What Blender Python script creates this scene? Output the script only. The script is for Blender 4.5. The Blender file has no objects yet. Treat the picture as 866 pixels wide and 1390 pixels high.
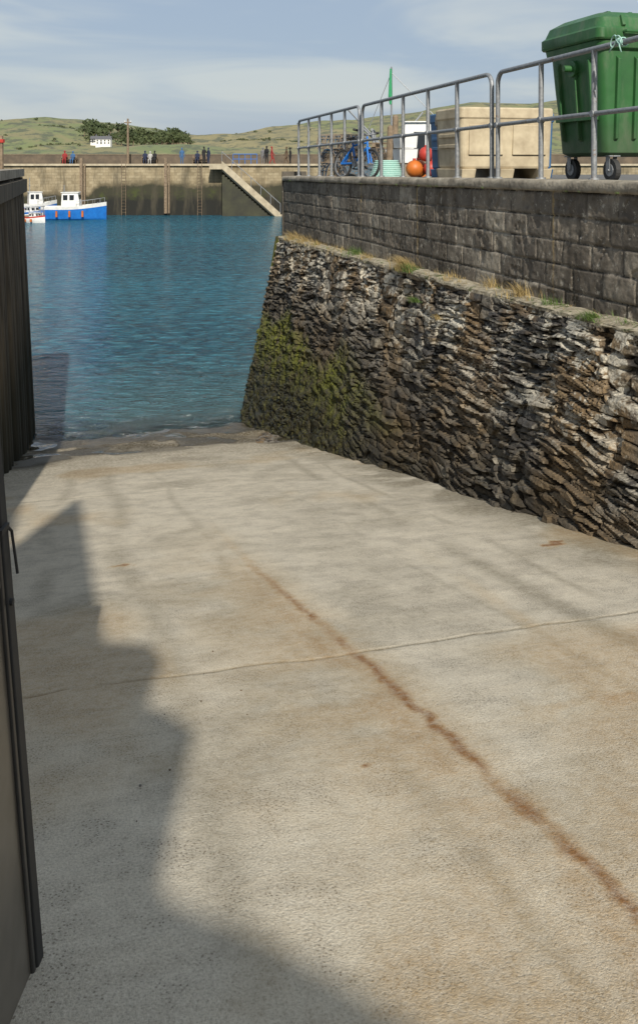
import bpy, bmesh, math, random
import numpy as np
from mathutils import Vector, Matrix
random.seed(7); rng=np.random.RandomState(11)
TH=math.radians(14.3); CT,ST=math.cos(TH),math.sin(TH)
S=bpy.context.scene
S.view_settings.view_transform='Standard'; S.view_settings.look='None'; S.view_settings.exposure=0
COL=S.collection
# ---------------------------------------------------------------- helpers
class MB:
    def __init__(s): s.v=[];s.f=[];s.m=[]
    def add(s,vs,fs,mi=0):
        o=len(s.v); s.v+= [tuple(v) for v in vs]
        for f in fs: s.f.append([i+o for i in f]); s.m.append(mi)
    def box(s,c,d,mi=0,rz=0,taper=1.0,rx=0):
        R=Matrix.Rotation(rz,3,'Z')@Matrix.Rotation(rx,3,'X'); vs=[]
        for z in(-1,1):
            k=taper if z>0 else 1
            for x,y in((-1,-1),(1,-1),(1,1),(-1,1)):
                vs.append(R@Vector((x*d[0]/2*k,y*d[1]/2*k,z*d[2]/2))+Vector(c))
        s.add(vs,[(3,2,1,0),(4,5,6,7),(0,1,5,4),(1,2,6,5),(2,3,7,6),(3,0,4,7)],mi)
    def cyl(s,p0,p1,r0,r1=None,n=10,mi=0,cap=True):
        r1=r0 if r1 is None else r1
        p0=Vector(p0);p1=Vector(p1);d=(p1-p0).normalized()
        a=d.orthogonal().normalized();b=d.cross(a)
        vs=[]
        for p,r in((p0,r0),(p1,r1)):
            for i in range(n):
                t=2*math.pi*i/n; vs.append(p+a*math.cos(t)*r+b*math.sin(t)*r)
        fs=[(i,(i+1)%n,n+(i+1)%n,n+i) for i in range(n)]
        if cap: fs+=[tuple(range(n-1,-1,-1)),tuple(range(n,2*n))]
        s.add(vs,fs,mi)
    def tube(s,pts,r,n=8,mi=0,closed=False):
        P=[Vector(p) for p in pts]; N=len(P); rings=[]; prev=None
        for i in range(N):
            if closed: d=(P[(i+1)%N]-P[i-1]).normalized()
            else: d=(P[min(i+1,N-1)]-P[max(i-1,0)]).normalized()
            a=d.orthogonal().normalized() if prev is None else (prev-d*prev.dot(d)).normalized()
            prev=a;b=d.cross(a)
            rings.append([P[i]+(a*math.cos(2*math.pi*k/n)+b*math.sin(2*math.pi*k/n))*r for k in range(n)])
        vs=[v for g in rings for v in g]; fs=[]
        for i in range(N if closed else N-1):
            j=(i+1)%N
            for k in range(n): fs.append((i*n+k,i*n+(k+1)%n,j*n+(k+1)%n,j*n+k))
        if not closed: fs+=[tuple(range(n-1,-1,-1)),tuple(range((N-1)*n,N*n))]
        s.add(vs,fs,mi)
    def loft(s,rings,mi=0,cap=True):
        n=len(rings[0]); vs=[v for g in rings for v in g]; fs=[]
        for i in range(len(rings)-1):
            for k in range(n): fs.append((i*n+k,i*n+(k+1)%n,(i+1)*n+(k+1)%n,(i+1)*n+k))
        if cap: fs+=[tuple(range(n-1,-1,-1)),tuple(range((len(rings)-1)*n,len(rings)*n))]
        s.add(vs,fs,mi)
    def prism(s,poly,z0,z1,mi=0):
        n=len(poly); f0=z0 if callable(z0) else (lambda x,y:z0); f1=z1 if callable(z1) else (lambda x,y:z1)
        vs=[(x,y,f0(x,y)) for x,y in poly]+[(x,y,f1(x,y)) for x,y in poly]
        fs=[tuple(range(n-1,-1,-1)),tuple(range(n,2*n))]+[(i,(i+1)%n,n+(i+1)%n,n+i) for i in range(n)]
        s.add(vs,fs,mi)
    def build(s,name,mats,smooth=False,rz=0,loc=(0,0,0),bevel=0,parent=None,auto=None):
        me=bpy.data.meshes.new(name); me.from_pydata(s.v,[],s.f)
        for m in mats: me.materials.append(m)
        me.polygons.foreach_set('material_index',s.m)
        if smooth: me.polygons.foreach_set('use_smooth',[True]*len(s.f))
        me.update()
        ob=bpy.data.objects.new(name,me); COL.objects.link(ob)
        ob.rotation_euler[2]=rz; ob.location=loc
        if bevel:
            b=ob.modifiers.new('b','BEVEL'); b.width=bevel; b.segments=2; b.limit_method='ANGLE'; b.angle_limit=math.radians(35)
        if auto is not None:
            try: me.set_sharp_from_angle(angle=math.radians(auto))
            except Exception: pass
        if parent: ob.parent=parent
        return ob
def rrect(cx,cy,hw,hd,r,z,n=4):
    out=[]
    for sx,sy,a0 in((1,1,0),(-1,1,90),(-1,-1,180),(1,-1,270)):
        for i in range(n+1):
            a=math.radians(a0+90*i/n); out.append((cx+sx*(hw-r)+r*math.cos(a),cy+sy*(hd-r)+r*math.sin(a),z))
    return out
class G:
    def __init__(s,name,dims='3D'):
        s.mat=bpy.data.materials.new(name); s.mat.use_nodes=True; s.t=s.mat.node_tree; s.n=s.t.nodes; s.dims=dims
        s.b=s.n['Principled BSDF']; s.out=s.n['Material Output']; s._c=None
    def L(s,a,b): s.t.links.new(a,b)
    def put(s,inp,v):
        if isinstance(v,bpy.types.NodeSocket): s.L(v,inp)
        elif isinstance(v,(tuple,list)) and len(v)==3 and inp.type=='RGBA': inp.default_value=(*v,1)
        else: inp.default_value=v
    def co(s):
        if not s._c: s._c=s.n.new('ShaderNodeTexCoord').outputs['Object']
        return s._c
    def map(s,v,scale=(1,1,1),loc=(0,0,0),rot=(0,0,0)):
        m=s.n.new('ShaderNodeMapping'); s.L(v,m.inputs[0]); m.inputs['Scale'].default_value=scale; m.inputs['Location'].default_value=loc; m.inputs['Rotation'].default_value=rot
        return m.outputs[0]
    def noise(s,scale,detail=4,rough=.55,v=None,dist=0):
        n=s.n.new('ShaderNodeTexNoise'); n.noise_dimensions=s.dims; s.L(v or s.co(),n.inputs['Vector']); n.inputs['Scale'].default_value=scale; n.inputs['Detail'].default_value=min(detail,4); n.inputs['Roughness'].default_value=rough; n.inputs['Distortion'].default_value=dist
        return n.outputs['Fac']
    def voro(s,scale,v=None,feature='F1',out='Distance'):
        n=s.n.new('ShaderNodeTexVoronoi'); n.voronoi_dimensions=s.dims; n.feature=feature; s.L(v or s.co(),n.inputs['Vector']); n.inputs['Scale'].default_value=scale
        return n.outputs[out]
    def m(s,op,a,b=0,c=0):
        n=s.n.new('ShaderNodeMath'); n.operation=op
        s.put(n.inputs[0],a); s.put(n.inputs[1],b); s.put(n.inputs[2],c); return n.outputs[0]
    def mr(s,v,a,b,c=0,d=1,smooth=False):
        n=s.n.new('ShaderNodeMapRange'); n.interpolation_type='SMOOTHSTEP' if smooth else 'LINEAR'
        s.put(n.inputs[0],v)
        for i,x in zip((1,2,3,4),(a,b,c,d)): s.put(n.inputs[i],x)
        return n.outputs[0]
    def mix(s,f,a,b,mode='MIX'):
        n=s.n.new('ShaderNodeMix'); n.data_type='RGBA'; n.blend_type=mode; n.clamp_factor=True
        s.put(n.inputs[0],f); s.put(n.inputs[6],a); s.put(n.inputs[7],b); return n.outputs[2]
    def xyz(s,v=None):
        n=s.n.new('ShaderNodeSeparateXYZ'); s.L(v or s.co(),n.inputs[0]); return n.outputs
    def ramp(s,v,stops):
        n=s.n.new('ShaderNodeValToRGB'); e=n.color_ramp.elements
        while len(e)<len(stops): e.new(.5)
        for k,(p,c) in zip(e,stops): k.position=p;k.color=(*c,1)
        s.put(n.inputs[0],v); return n.outputs[0]
    def bump(s,h,strength=.3,dist=.01,nrm=None):
        n=s.n.new('ShaderNodeBump'); n.inputs['Strength'].default_value=strength; n.inputs['Distance'].default_value=dist
        s.put(n.inputs['Height'],h)
        if nrm: s.L(nrm,n.inputs['Normal'])
        return n.outputs[0]
    def attr(s,name):
        n=s.n.new('ShaderNodeAttribute'); n.attribute_name=name
        k=s.n.new('ShaderNodeSeparateColor'); s.L(n.outputs['Color'],k.inputs[0]); return (*k.outputs,n.outputs['Alpha'])
    def fin(s,col,rough=.8,nrm=None,metal=0,spec=None):
        s.put(s.b.inputs['Base Color'],col); s.put(s.b.inputs['Roughness'],rough); s.put(s.b.inputs['Metallic'],metal)
        if spec is not None: s.put(s.b.inputs['Specular IOR Level'],spec)
        if nrm: s.L(nrm,s.b.inputs['Normal'])
        return s.mat
def M(name,c1,c2=None,scale=6,rough=.75,bump=.25,bs=40,bd=.004,metal=0,spec=None):
    g=G(name); c2=c2 or tuple(x*.65 for x in c1)
    f=g.mr(g.noise(scale,3,.62),.3,.7)
    return g.fin(g.mix(f,c1,c2),rough,g.bump(g.noise(bs,1),bump,bd) if bump>0 else None,metal,spec)
_tab=rng.rand(256); _perm=rng.permutation(256)
def vn(x,y,seed=0):
    xi=np.floor(x).astype(int);yi=np.floor(y).astype(int);xf=x-xi;yf=y-yi
    u=xf*xf*(3-2*xf);v=yf*yf*(3-2*yf)
    h=lambda a,b:_tab[(_perm[(a+seed*37)&255]+_perm[(b+seed*91)&255]*7+b)&255]
    return (h(xi,yi)*(1-u)+h(xi+1,yi)*u)*(1-v)+(h(xi,yi+1)*(1-u)+h(xi+1,yi+1)*u)*v
def fbm(x,y,o=4,seed=0):
    r=0;a=.5;t=0
    for i in range(o): r=r+a*vn(x*2**i,y*2**i,seed+i); t+=a; a*=.5
    return r/t
def gridmesh(name,X,Y,Z,mat,rz=0,attr=None,smooth=True):
    nr,nc=X.shape; co=np.stack([X,Y,Z],-1).reshape(-1,3)
    i=np.arange(nr-1)[:,None]*nc+np.arange(nc-1)[None,:]; i=i.reshape(-1)
    F=np.stack([i,i+1,i+nc+1,i+nc],-1)
    me=bpy.data.meshes.new(name); me.vertices.add(len(co)); me.vertices.foreach_set('co',co.astype(np.float32).ravel())
    me.loops.add(F.size); me.loops.foreach_set('vertex_index',F.astype(np.int32).ravel())
    me.polygons.add(len(F)); me.polygons.foreach_set('loop_start',np.arange(0,F.size,4,dtype=np.int32)); me.polygons.foreach_set('loop_total',np.full(len(F),4,dtype=np.int32))
    me.polygons.foreach_set('use_smooth',np.full(len(F),smooth))
    me.update(calc_edges=True)
    if attr is not None:
        k=attr.shape[-1]
        a=me.color_attributes.new('st','FLOAT_COLOR','POINT'); A=np.ones((len(co),4),np.float32); A[:,:k]=attr.reshape(-1,k); a.data.foreach_set('color',A.ravel())
    me.materials.append(mat); me.validate()
    ob=bpy.data.objects.new(name,me); COL.objects.link(ob); ob.rotation_euler[2]=rz; return ob
def W(t,s): return (t*CT-s*ST, t*ST+s*CT)
quayz=lambda s:4.84-.0095*(s-6.9)
ledgez=lambda s:3.83-.023*(s-5.9)
slipz=lambda s:3.63-.209*s
# ---------------------------------------------------------------- camera, light, sky
cam=bpy.data.cameras.new('camera'); co=bpy.data.objects.new('camera',cam); COL.objects.link(co); S.camera=co
co.location=(0,0,5); co.rotation_euler=(math.radians(90),0,0)
cam.sensor_fit='HORIZONTAL'; cam.sensor_width=36; cam.lens=36*1250/866; cam.shift_y=-473/866; cam.clip_end=8000; cam.clip_start=.05
EL=math.radians(35); lx,ly=-.148,.989
sun=bpy.data.lights.new('sun','SUN'); sun.energy=5.0; sun.angle=math.radians(.5); sun.color=(1,.94,.83)
so=bpy.data.objects.new('sun',sun); COL.objects.link(so)
so.rotation_euler=Vector((lx*math.cos(EL),ly*math.cos(EL),-math.sin(EL))).to_track_quat('-Z','Y').to_euler(); so.location=(3,-20,25)
w=bpy.data.worlds.new('World'); S.world=w; w.use_nodes=True; nt=w.node_tree; bg=nt.nodes['Background']
sk=nt.nodes.new('ShaderNodeTexSky'); sk.sky_type='NISHITA'; sk.sun_disc=False; sk.sun_elevation=EL; sk.sun_rotation=math.atan2(.148,-.989); sk.dust_density=1.0; sk.air_density=1.2
tc=nt.nodes.new('ShaderNodeTexCoord'); mp=nt.nodes.new('ShaderNodeMapping'); mp.inputs['Scale'].default_value=(1,1,6); mp.inputs['Rotation'].default_value=(.0,.16,0)
nz=nt.nodes.new('ShaderNodeTexNoise'); nz.inputs['Scale'].default_value=2.8; nz.inputs['Detail'].default_value=4; nz.inputs['Roughness'].default_value=.52; nz.inputs['Distortion'].default_value=.5
rp=nt.nodes.new('ShaderNodeMapRange'); rp.inputs[1].default_value=.36; rp.inputs[2].default_value=.64; rp.interpolation_type='SMOOTHSTEP'
cc=nt.nodes.new('ShaderNodeMix'); cc.data_type='RGBA'; cc.inputs[6].default_value=(4.1,5.1,6.6,1); cc.inputs[7].default_value=(6.4,6.9,7.2,1)
mx=nt.nodes.new('ShaderNodeMix'); mx.data_type='RGBA'; mx.inputs[0].default_value=.8
l=nt.links.new; l(tc.outputs['Generated'],mp.inputs[0]); l(mp.outputs[0],nz.inputs['Vector']); l(nz.outputs['Fac'],rp.inputs[0]); l(rp.outputs[0],cc.inputs[0]); l(cc.outputs[2],mx.inputs[7]); l(sk.outputs[0],mx.inputs[6]); l(mx.outputs[2],bg.inputs[0]); bg.inputs[1].default_value=.09
# ---------------------------------------------------------------- materials
def mat_slip():
    # vertex masks: R wet, G iron stain, B dirt / tyre marks, A algae
    g=G('slip_concrete','2D'); wet,iron,dirt,alg=g.attr('st')
    med=g.noise(4.5,4,.72); fine=g.noise(120,3,.8); str_=g.noise(3,4,.75,g.map(g.co(),(.45,5,1))); pat=g.noise(24,4,.78)
    c=g.mix(g.mr(med,.34,.68),(.68,.605,.475),(.53,.47,.37))
    c=g.mix(g.mr(str_,.48,.72,0,.4),c,(.76,.69,.56))
    c=g.mix(g.mr(pat,.52,.70,0,.32),c,(.38,.32,.24))
    c=g.mix(g.mr(fine,.53,.70,0,.6),c,(.27,.225,.165))
    c=g.mix(g.mr(fine,.46,.32,0,.5),c,(.84,.78,.65))
    v=g.voro(60); spk=g.m('MULTIPLY',g.mr(v,.22,.12),g.mr(med,.50,.60)); c=g.mix(g.m('MULTIPLY',spk,.7),c,(.15,.12,.08))
    br=g.mr(pat,.30,.66,.6,1.2)
    c=g.mix(g.m('MULTIPLY',dirt,br),c,(.20,.17,.115))
    i2=g.m('MULTIPLY',iron,br); c=g.mix(g.m('MULTIPLY',i2,.95),c,g.ramp(iron,[(0,(.56,.40,.18)),(.5,(.44,.27,.105)),(1,(.25,.12,.045))]))
    c=g.mix(g.m('MULTIPLY',alg,g.mr(pat,.36,.55)),c,(.11,.08,.035))
    c=g.mix(g.m('MULTIPLY',g.mr(wet,0,.6),.8),c,(.045,.038,.026))
    h=g.m('ADD',fine,g.m('MULTIPLY',pat,.8))
    nb=g.bump(h,.8,.006)
    g.put(nb.node.inputs['Strength'],g.mr(wet,.6,1,.8,.05))
    return g.fin(c,g.mr(wet,0.6,1,.9,.06),nb,spec=.35)
def mat_stone():
    g=G('rubble_stone'); x,y,z=g.xyz(); r,gp,b,mo=g.attr('st')
    c=g.ramp(r,[(0,(.045,.044,.045)),(.28,(.09,.088,.088)),(.42,(.18,.148,.10)),(.58,(.115,.114,.113)),(.72,(.25,.22,.175)),(.86,(.14,.133,.125)),(1,(.46,.42,.34))])
    n9=g.noise(9,4,.75); n3=g.noise(3.4,4,.8); nf=g.noise(42,3,.8)
    c=g.mix(g.mr(n9,.35,.65,0,.6),c,(.075,.062,.048))
    c=g.mix(g.m('MULTIPLY',g.mr(g.noise(1.1,3,.6),.46,.6),.5),c,(.30,.19,.08))
    lich=g.m('MULTIPLY',g.mr(n3,.50,.555),g.mr(z,2.4,3.4)); c=g.mix(g.m('MULTIPLY',lich,.88),c,(.56,.52,.43))
    c=g.mix(g.m('MULTIPLY',g.mr(gp,.3,.85),g.mr(n3,.46,.62,.95,.1)),c,(.02,.017,.014))
    c=g.mix(g.mr(nf,.5,.66,0,.6),c,(.03,.026,.02))
    zz=g.m('ADD',z,g.m('MULTIPLY',g.m('SUBTRACT',n3,.5),.6))
    c=g.mix(g.mr(zz,3.1,2.3,0,.6),c,(.05,.04,.026))
    mc=g.mix(g.mr(g.noise(13,3,.75),.3,.7),(.16,.165,.02),(.04,.05,.012))
    c=g.mix(g.m('MULTIPLY',mo,g.mr(n3,.35,.54)),c,mc)
    dk=g.mr(g.m('ADD',zz,g.mr(y,13.5,18,0,.5)),2.15,1.35)
    dk=g.m('MULTIPLY',dk,g.mr(n9,.62,.5,.65,.95))
    c=g.mix(dk,c,g.mix(g.mr(n9,.4,.65),(.02,.018,.013),(.055,.048,.02)))
    lc=g.mix(g.mr(n9,.35,.65),(.46,.41,.31),(.19,.16,.11)); lc=g.mix(g.mr(n3,.54,.62),lc,(.09,.10,.04))
    c=g.mix(g.m('MULTIPLY',g.mr(z,3.35,3.5),g.mr(b,.5,.9)),c,lc)
    return g.fin(c,g.mr(zz,1.0,2.4,.5,.93),g.bump(g.m('ADD',n9,g.m('MULTIPLY',nf,.6)),.8,.02),spec=.3)
def mat_block():
    g=G('block_wall'); x,y,z=g.xyz(); r,gp,b,mo=g.attr('st')
    n5=g.noise(5,4,.78); n11=g.noise(11,4,.8); nb=g.noise(1.4,4,.65,g.map(g.co(),(1,1,.5)))
    c=g.ramp(r,[(0,(.17,.15,.125)),(.4,(.25,.215,.17)),(.75,(.32,.28,.225)),(1,(.45,.40,.32))])
    c=g.mix(g.mr(n5,.38,.64,0,.7),c,(.095,.08,.064))
    c=g.mix(g.mr(nb,.5,.66,0,.65),c,(.07,.058,.045))
    c=g.mix(g.mr(n11,.57,.67,0,.75),c,(.54,.50,.42))
    c=g.mix(g.m('MULTIPLY',gp,g.mr(nb,.42,.58,.8,.1)),c,(.38,.34,.28))
    c=g.mix(g.m('MULTIPLY',gp,g.mr(n5,.45,.55)),c,(.035,.03,.025))
    for s0,wd in((10.55,.03),(7.2,.02),(12.9,.03)):
        k=g.m('MULTIPLY',g.mr(g.m('ABSOLUTE',g.m('SUBTRACT',g.m('ADD',y,g.m('MULTIPLY',n5,.06)),s0+.03)),wd,.004),g.mr(z,3.8,4.5,.3,.9)); c=g.mix(g.m('MULTIPLY',k,.75),c,(.42,.30,.13))
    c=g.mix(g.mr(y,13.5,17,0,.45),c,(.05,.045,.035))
    return g.fin(c,.92,g.bump(g.noise(40,4,.8),.8,.011),spec=.25)
def mat_water():
    g=G('harbour_water'); x,y,z=g.xyz()
    v1=g.map(g.co(),(.8,1.7,1),rot=(0,0,.25)); v2=g.map(g.co(),(1,2.0,1),rot=(0,0,-.35)); g.dims='2D'
    na=g.noise(.5,1,.5,v1); nb=g.noise(1.9,4,.68,v2,.5)
    h=g.m('ADD',g.m('MULTIPLY',na,1.0),g.m('MULTIPLY',nb,1.1))
    sl=g.m('ADD',g.m('MULTIPLY',x,-ST),g.m('MULTIPLY',y,CT))
    c=g.mix(g.mr(g.noise(.06,3,.6,g.map(g.co(),(.5,1.6,1))),.35,.65),(.012,.125,.195),(.010,.085,.14))
    c=g.mix(g.mr(nb,.48,.66,0,.7),c,(.06,.25,.32))
    c=g.mix(g.mr(nb,.50,.34,0,.65),c,(.004,.038,.072))
    c=g.mix(g.mr(sl,17.2,26,.8,0,True),c,(.08,.16,.18))
    nrm=g.bump(h,1.0,.46)
    g.fin(c,.12,nrm,spec=.5); g.b.inputs['IOR'].default_value=1.33
    tr=g.n.new('ShaderNodeBsdfTransparent'); tr.inputs[0].default_value=(.75,.85,.85,1)
    gl=g.n.new('ShaderNodeBsdfGlossy'); gl.inputs['Roughness'].default_value=.08; g.L(nrm,gl.inputs['Normal'])
    fr=g.n.new('ShaderNodeFresnel'); fr.inputs[0].default_value=1.33
    m0=g.n.new('ShaderNodeMixShader'); g.L(fr.outputs[0],m0.inputs[0]); g.L(tr.outputs[0],m0.inputs[1]); g.L(gl.outputs[0],m0.inputs[2])
    m1=g.n.new('ShaderNodeMixShader'); g.L(g.mr(sl,16.6,19.6,0.1,1,True),m1.inputs[0]); g.L(m0.outputs[0],m1.inputs[1]); g.L(g.b.outputs[0],m1.inputs[2])
    g.L(m1.outputs[0],g.out.inputs[0]); return g.mat
def mat_hill():
    g=G('hill_land','2D'); x,y,z=g.xyz()
    f=g.voro(.007,g.map(g.co(),(1,.6,0)),out='Color'); fs=g.n.new('ShaderNodeSeparateColor'); g.L(f,fs.inputs[0])
    c=g.ramp(fs.outputs[0],[(0,(.09,.135,.035)),(.4,(.145,.165,.045)),(.7,(.24,.20,.08)),(1,(.11,.15,.04))])
    c=g.mix(g.mr(g.noise(.02,4,.75),.42,.58,0,.8),c,(.205,.17,.068))
    c=g.mix(g.mr(g.noise(.06,4,.75),.5,.6,0,.85),c,(.055,.062,.024))
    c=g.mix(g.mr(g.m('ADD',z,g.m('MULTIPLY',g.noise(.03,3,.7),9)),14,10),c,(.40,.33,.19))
    c=g.mix(.08,c,(.36,.42,.48))  # blue-grey distance haze blended into the land colour
    return g.fin(c,.95)
def mat_farwall():
    g=G('far_quay_stone'); x,y,z=g.xyz()
    n=g.noise(.8,4,.7); c=g.mix(g.mr(n,.35,.65),(.42,.35,.23),(.25,.205,.13))
    br=g.n.new('ShaderNodeTexBrick'); g.L(g.map(g.co(),(1,1,1),rot=(math.pi/2,0,0)),br.inputs['Vector']); br.inputs['Scale'].default_value=.9; br.inputs['Color1'].default_value=(1,1,1,1); br.inputs['Color2'].default_value=(.7,.67,.62,1); br.inputs['Mortar'].default_value=(.55,.52,.45,1); br.inputs['Mortar Size'].default_value=.015
    c=g.mix(.8,c,br.outputs[0],'MULTIPLY')
    zz=g.m('ADD',z,g.m('MULTIPLY',g.m('SUBTRACT',g.noise(.35,4,.75),.5),1.6)); zz=g.m('ADD',zz,g.mr(x,-21.5,-22.5,-.15,.7))
    c=g.mix(g.mr(zz,3.3,2.9,0,.7),c,(.10,.08,.045)); c=g.mix(g.mr(zz,2.9,2.6,0,.95),c,(.03,.03,.017)); c=g.mix(g.m('MULTIPLY',g.mr(zz,2.7,2.2),g.mr(g.noise(.7,4,.7),.5,.64)),c,(.05,.06,.016)); c=g.mix(g.mr(zz,1.8,1.2),c,(.014,.014,.011))
    c=g.mix(g.mr(g.noise(1.2,4,.7,g.map(g.co(),(1,1,.15))),.50,.66,0,.65),c,(.07,.06,.04))
    return g.fin(c,.9)
def mat_timber():
    g=G('pile_timber'); x,y,z=g.xyz()
    c=g.mix(g.mr(g.noise(6,4,.7,g.map(g.co(),(1,1,.12))),.3,.7),(.15,.12,.08),(.035,.028,.02))
    c=g.mix(g.mr(z,2.8,1.6,0,.85),c,(.016,.018,.01))
    return g.fin(c,.85,g.bump(g.noise(20,2,.7,g.map(g.co(),(1,1,.1))),.7,.02))
def mat_galv():
    g=G('galvanised_steel'); n=g.noise(28,3,.7)
    c=g.mix(g.mr(n,.3,.7),(.34,.35,.36),(.20,.21,.22)); c=g.mix(g.mr(g.noise(9,4,.8),.61,.70),c,(.2,.12,.07))
    return g.fin(c,.55,g.bump(n,.3,.003),.45)
def mat_bin():
    g=G('green_plastic'); x,y,z=g.xyz()
    c=g.mix(g.mr(g.noise(2.5,4,.7),.3,.7),(.032,.135,.036),(.024,.09,.028)); c=g.mix(g.mr(g.noise(7,4,.75,g.map(g.co(),(1,1,.3))),.50,.70,0,.6),c,(.11,.15,.085))
    c=g.mix(g.mr(g.m('ADD',z,g.m('MULTIPLY',g.noise(4,4),.4)),.75,.35,0,.6),c,(.055,.065,.04))
    return g.fin(c,g.mr(g.noise(8,3),.3,.7,.38,.6))
m_slip=mat_slip(); m_stone=mat_stone(); m_block=mat_block(); m_water=mat_water(); m_hill=mat_hill(); m_far=mat_farwall(); m_tim=mat_timber(); m_galv=mat_galv(); m_bin=mat_bin()
m_asph=M('quay_tarmac',(.16,.155,.145),(.10,.097,.09),1.2,.9,.5,60,.01)
m_cap=M('coping_concrete',(.42,.37,.29),(.14,.12,.09),5,.9,.7,30,.012)
m_conc=M('pale_concrete',(.50,.43,.31),(.32,.27,.19),2,.9,0)
m_white=M('white_paint',(.78,.78,.76),(.62,.62,.6),3,.45,0)
m_blue=M('blue_paint',(.015,.17,.55),(.012,.12,.42),3,.4,0)
m_dblue=M('faded_blue_plastic',(.05,.14,.28),(.04,.10,.20),5,.6,0)
m_red=M('red_paint',(.5,.05,.03),(.4,.04,.03),3,.5,0)
m_dark=M('dark_glass',(.02,.025,.03),(.03,.035,.04),3,.15,0)
m_black=M('black_rubber',(.025,.025,.025),(.04,.038,.035),10,.7,0)
m_tub=M('cream_plastic',(.60,.51,.35),(.36,.29,.19),4,.6,.25,30,.004)
m_tubd=M('brown_plastic',(.27,.22,.16),(.19,.155,.11),3,.65,0)
m_wood=M('weathered_wood',(.28,.21,.14),(.12,.085,.055),8,.85,.4,30,.006)
m_orange=M('orange_paint',(.6,.16,.02),None,3,.5,0)
m_rope=M('teal_rope',(.25,.5,.42),(.4,.55,.5),40,.8,0)
m_green=M('green_net',(.03,.3,.12),(.02,.2,.08),8,.8,0)
m_grass=M('green_grass',(.11,.18,.03),(.05,.09,.02),12,.7,0)
m_dry=M('dry_grass',(.46,.34,.14),(.26,.19,.08),12,.8,0)
m_leaf=M('tree_foliage',(.035,.055,.02),(.07,.085,.03),.05,.9,0)
m_render=M('white_render',(.8,.79,.75),(.68,.66,.63),1,.8,0)
m_slate=M('slate_roof',(.12,.12,.13),(.08,.08,.09),2,.8,0)
m_caster=M('caster_stone',(.28,.25,.2),(.2,.17,.13),1.5,.9,.5,12,.02)
# ---------------------------------------------------------------- ground, water, slipway
mb=MB(); mb.add([(-4000,-1500,-3),(4000,-1500,-3),(4000,6000,-3),(-4000,6000,-3)],[(0,1,2,3)]); mb.build('ground',[M('seabed_sand',(.3,.25,.17),bump=0)])
mb=MB(); mb.add([(-2500,10,0),(2500,10,0),(2500,3500,0),(-2500,3500,0)],[(0,1,2,3)]); mb.build('water',[m_water])
ss=np.concatenate([np.arange(-40,-7,1.5),np.arange(-6.5,1,.25),np.arange(1,6,.014),np.arange(6,20,.035),np.arange(20,34,.5)]); tt=np.arange(-1.7,4.6,.022)
sst=lambda a,b,x:(lambda t:t*t*(3-2*t))(np.clip((x-a)/(b-a),0,1))
T,SS=np.meshgrid(tt,ss); Z=np.where(SS<-5.8,4.842,slipz(SS))+ (fbm(T*.8,SS*.8,4,3)-.5)*.03+(fbm(T*4,SS*4,3,5)-.5)*.010
Z+=sst(13,16.5,SS)*((fbm(T*.7+2,SS*.8,4,6)-.5)*.34+(fbm(T*5,SS*5,3,8)-.5)*.05)
jw=(fbm(T*4,T*0+SS*.2,4,101)-.5)*.06
dirt=np.zeros_like(T)
for tx,wd,st,kx in((2.35,.12,.50,.02),(.35,.14,.40,-.02),(1.75,.4,.22,0),(-.3,.1,.36,.01),(2.62,.06,.42,.02),(.95,.07,.30,-.03),(2.0,.05,.32,-.02)):
    q=np.abs(T-tx-kx*(SS-4)+(fbm(SS*.4+tx,T*.3,2,103)-.5)*.3); dirt=np.maximum(dirt,st*(1-sst(0,wd,q))*sst(.28,.58,fbm(T*2+tx,SS*1.2,4,104))*sst(14,10,SS))
dirt=np.maximum(dirt,.34*sst(.54,.74,fbm(T*1.3+9,SS*1.3,5,105)))
wallt=3.70-.21*(ledgez(SS)-slipz(SS)); dirt=np.maximum(dirt,.8*sst(.7,.03,wallt-T+(fbm(T*2,SS*2,3,119)-.5)*.5)*sst(.3,.6,fbm(T*3,SS*3,4,106)))
for s0,wd,st in((4.0,.016,1.2),(9.6,.022,.6),(13.0,.03,.5)):
    dj=np.abs(SS+jw-s0); k=np.clip(1-dj/wd,0,1)*sst(.2,.45,fbm(T*2.5,SS*0+s0,3,102)); Z-=k*.006; dirt=np.maximum(dirt,k*st)
wob=(fbm(SS*.35,T*0+3,2,107)-.5)*.08; line=T-(1.37-.05*SS)-wob; rag=(fbm(T*9,SS*9,4,108)-.5)*.06
pn=sst(.25,.58,fbm(T*3,SS*3,4,109)); fade=sst(8.2,4.2,SS)
iron=1.0*np.exp(-((line+rag)/.042)**2)*fade*(.55+.45*pn)
iron=np.maximum(iron,.55*np.exp(-((line+.1+rag)/.13)**2)*fade*(.4+.6*pn))
iron=np.maximum(iron,.46*np.clip((line+.9)/.75,0,1)*sst(.25,-.05,line)*fade*pn)
iron=np.maximum(iron,.42*np.exp(-((T-1.95-.06*(SS-2))/.05)**2)*sst(6.5,3,SS)*pn)
iron=np.maximum(iron,.6*np.exp(-(((T-2.0)/.5)**2+((SS-3.1)/.22)**2)*1.2)*sst(.3,.55,fbm(T*5,SS*5,4,110)))
iron=np.maximum(iron,.42*sst(.54,.70,fbm(T*.9+4,SS*.6+7,4,111)))
for a,b,r in((3.05,5.55,.11),(1.62,2.12,.04),(.25,6.3,.08),(2.5,3.1,.03),(.9,2.9,.025)):
    d=np.sqrt((T-a)**2+(SS-b)**2)+(fbm(T*18,SS*18,3,112)-.5)*r*1.6; iron=np.maximum(iron,sst(r,r*.35,d))
tid=SS+(fbm(T*.8,SS*.45,4,113)-.5)*4.6
alg=np.maximum(.5*sst(9.5,13,tid),1.0*sst(12.6,14.3,tid)*sst(.34,.52,fbm(T*2.5,SS*1.2,4,114)))
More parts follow.
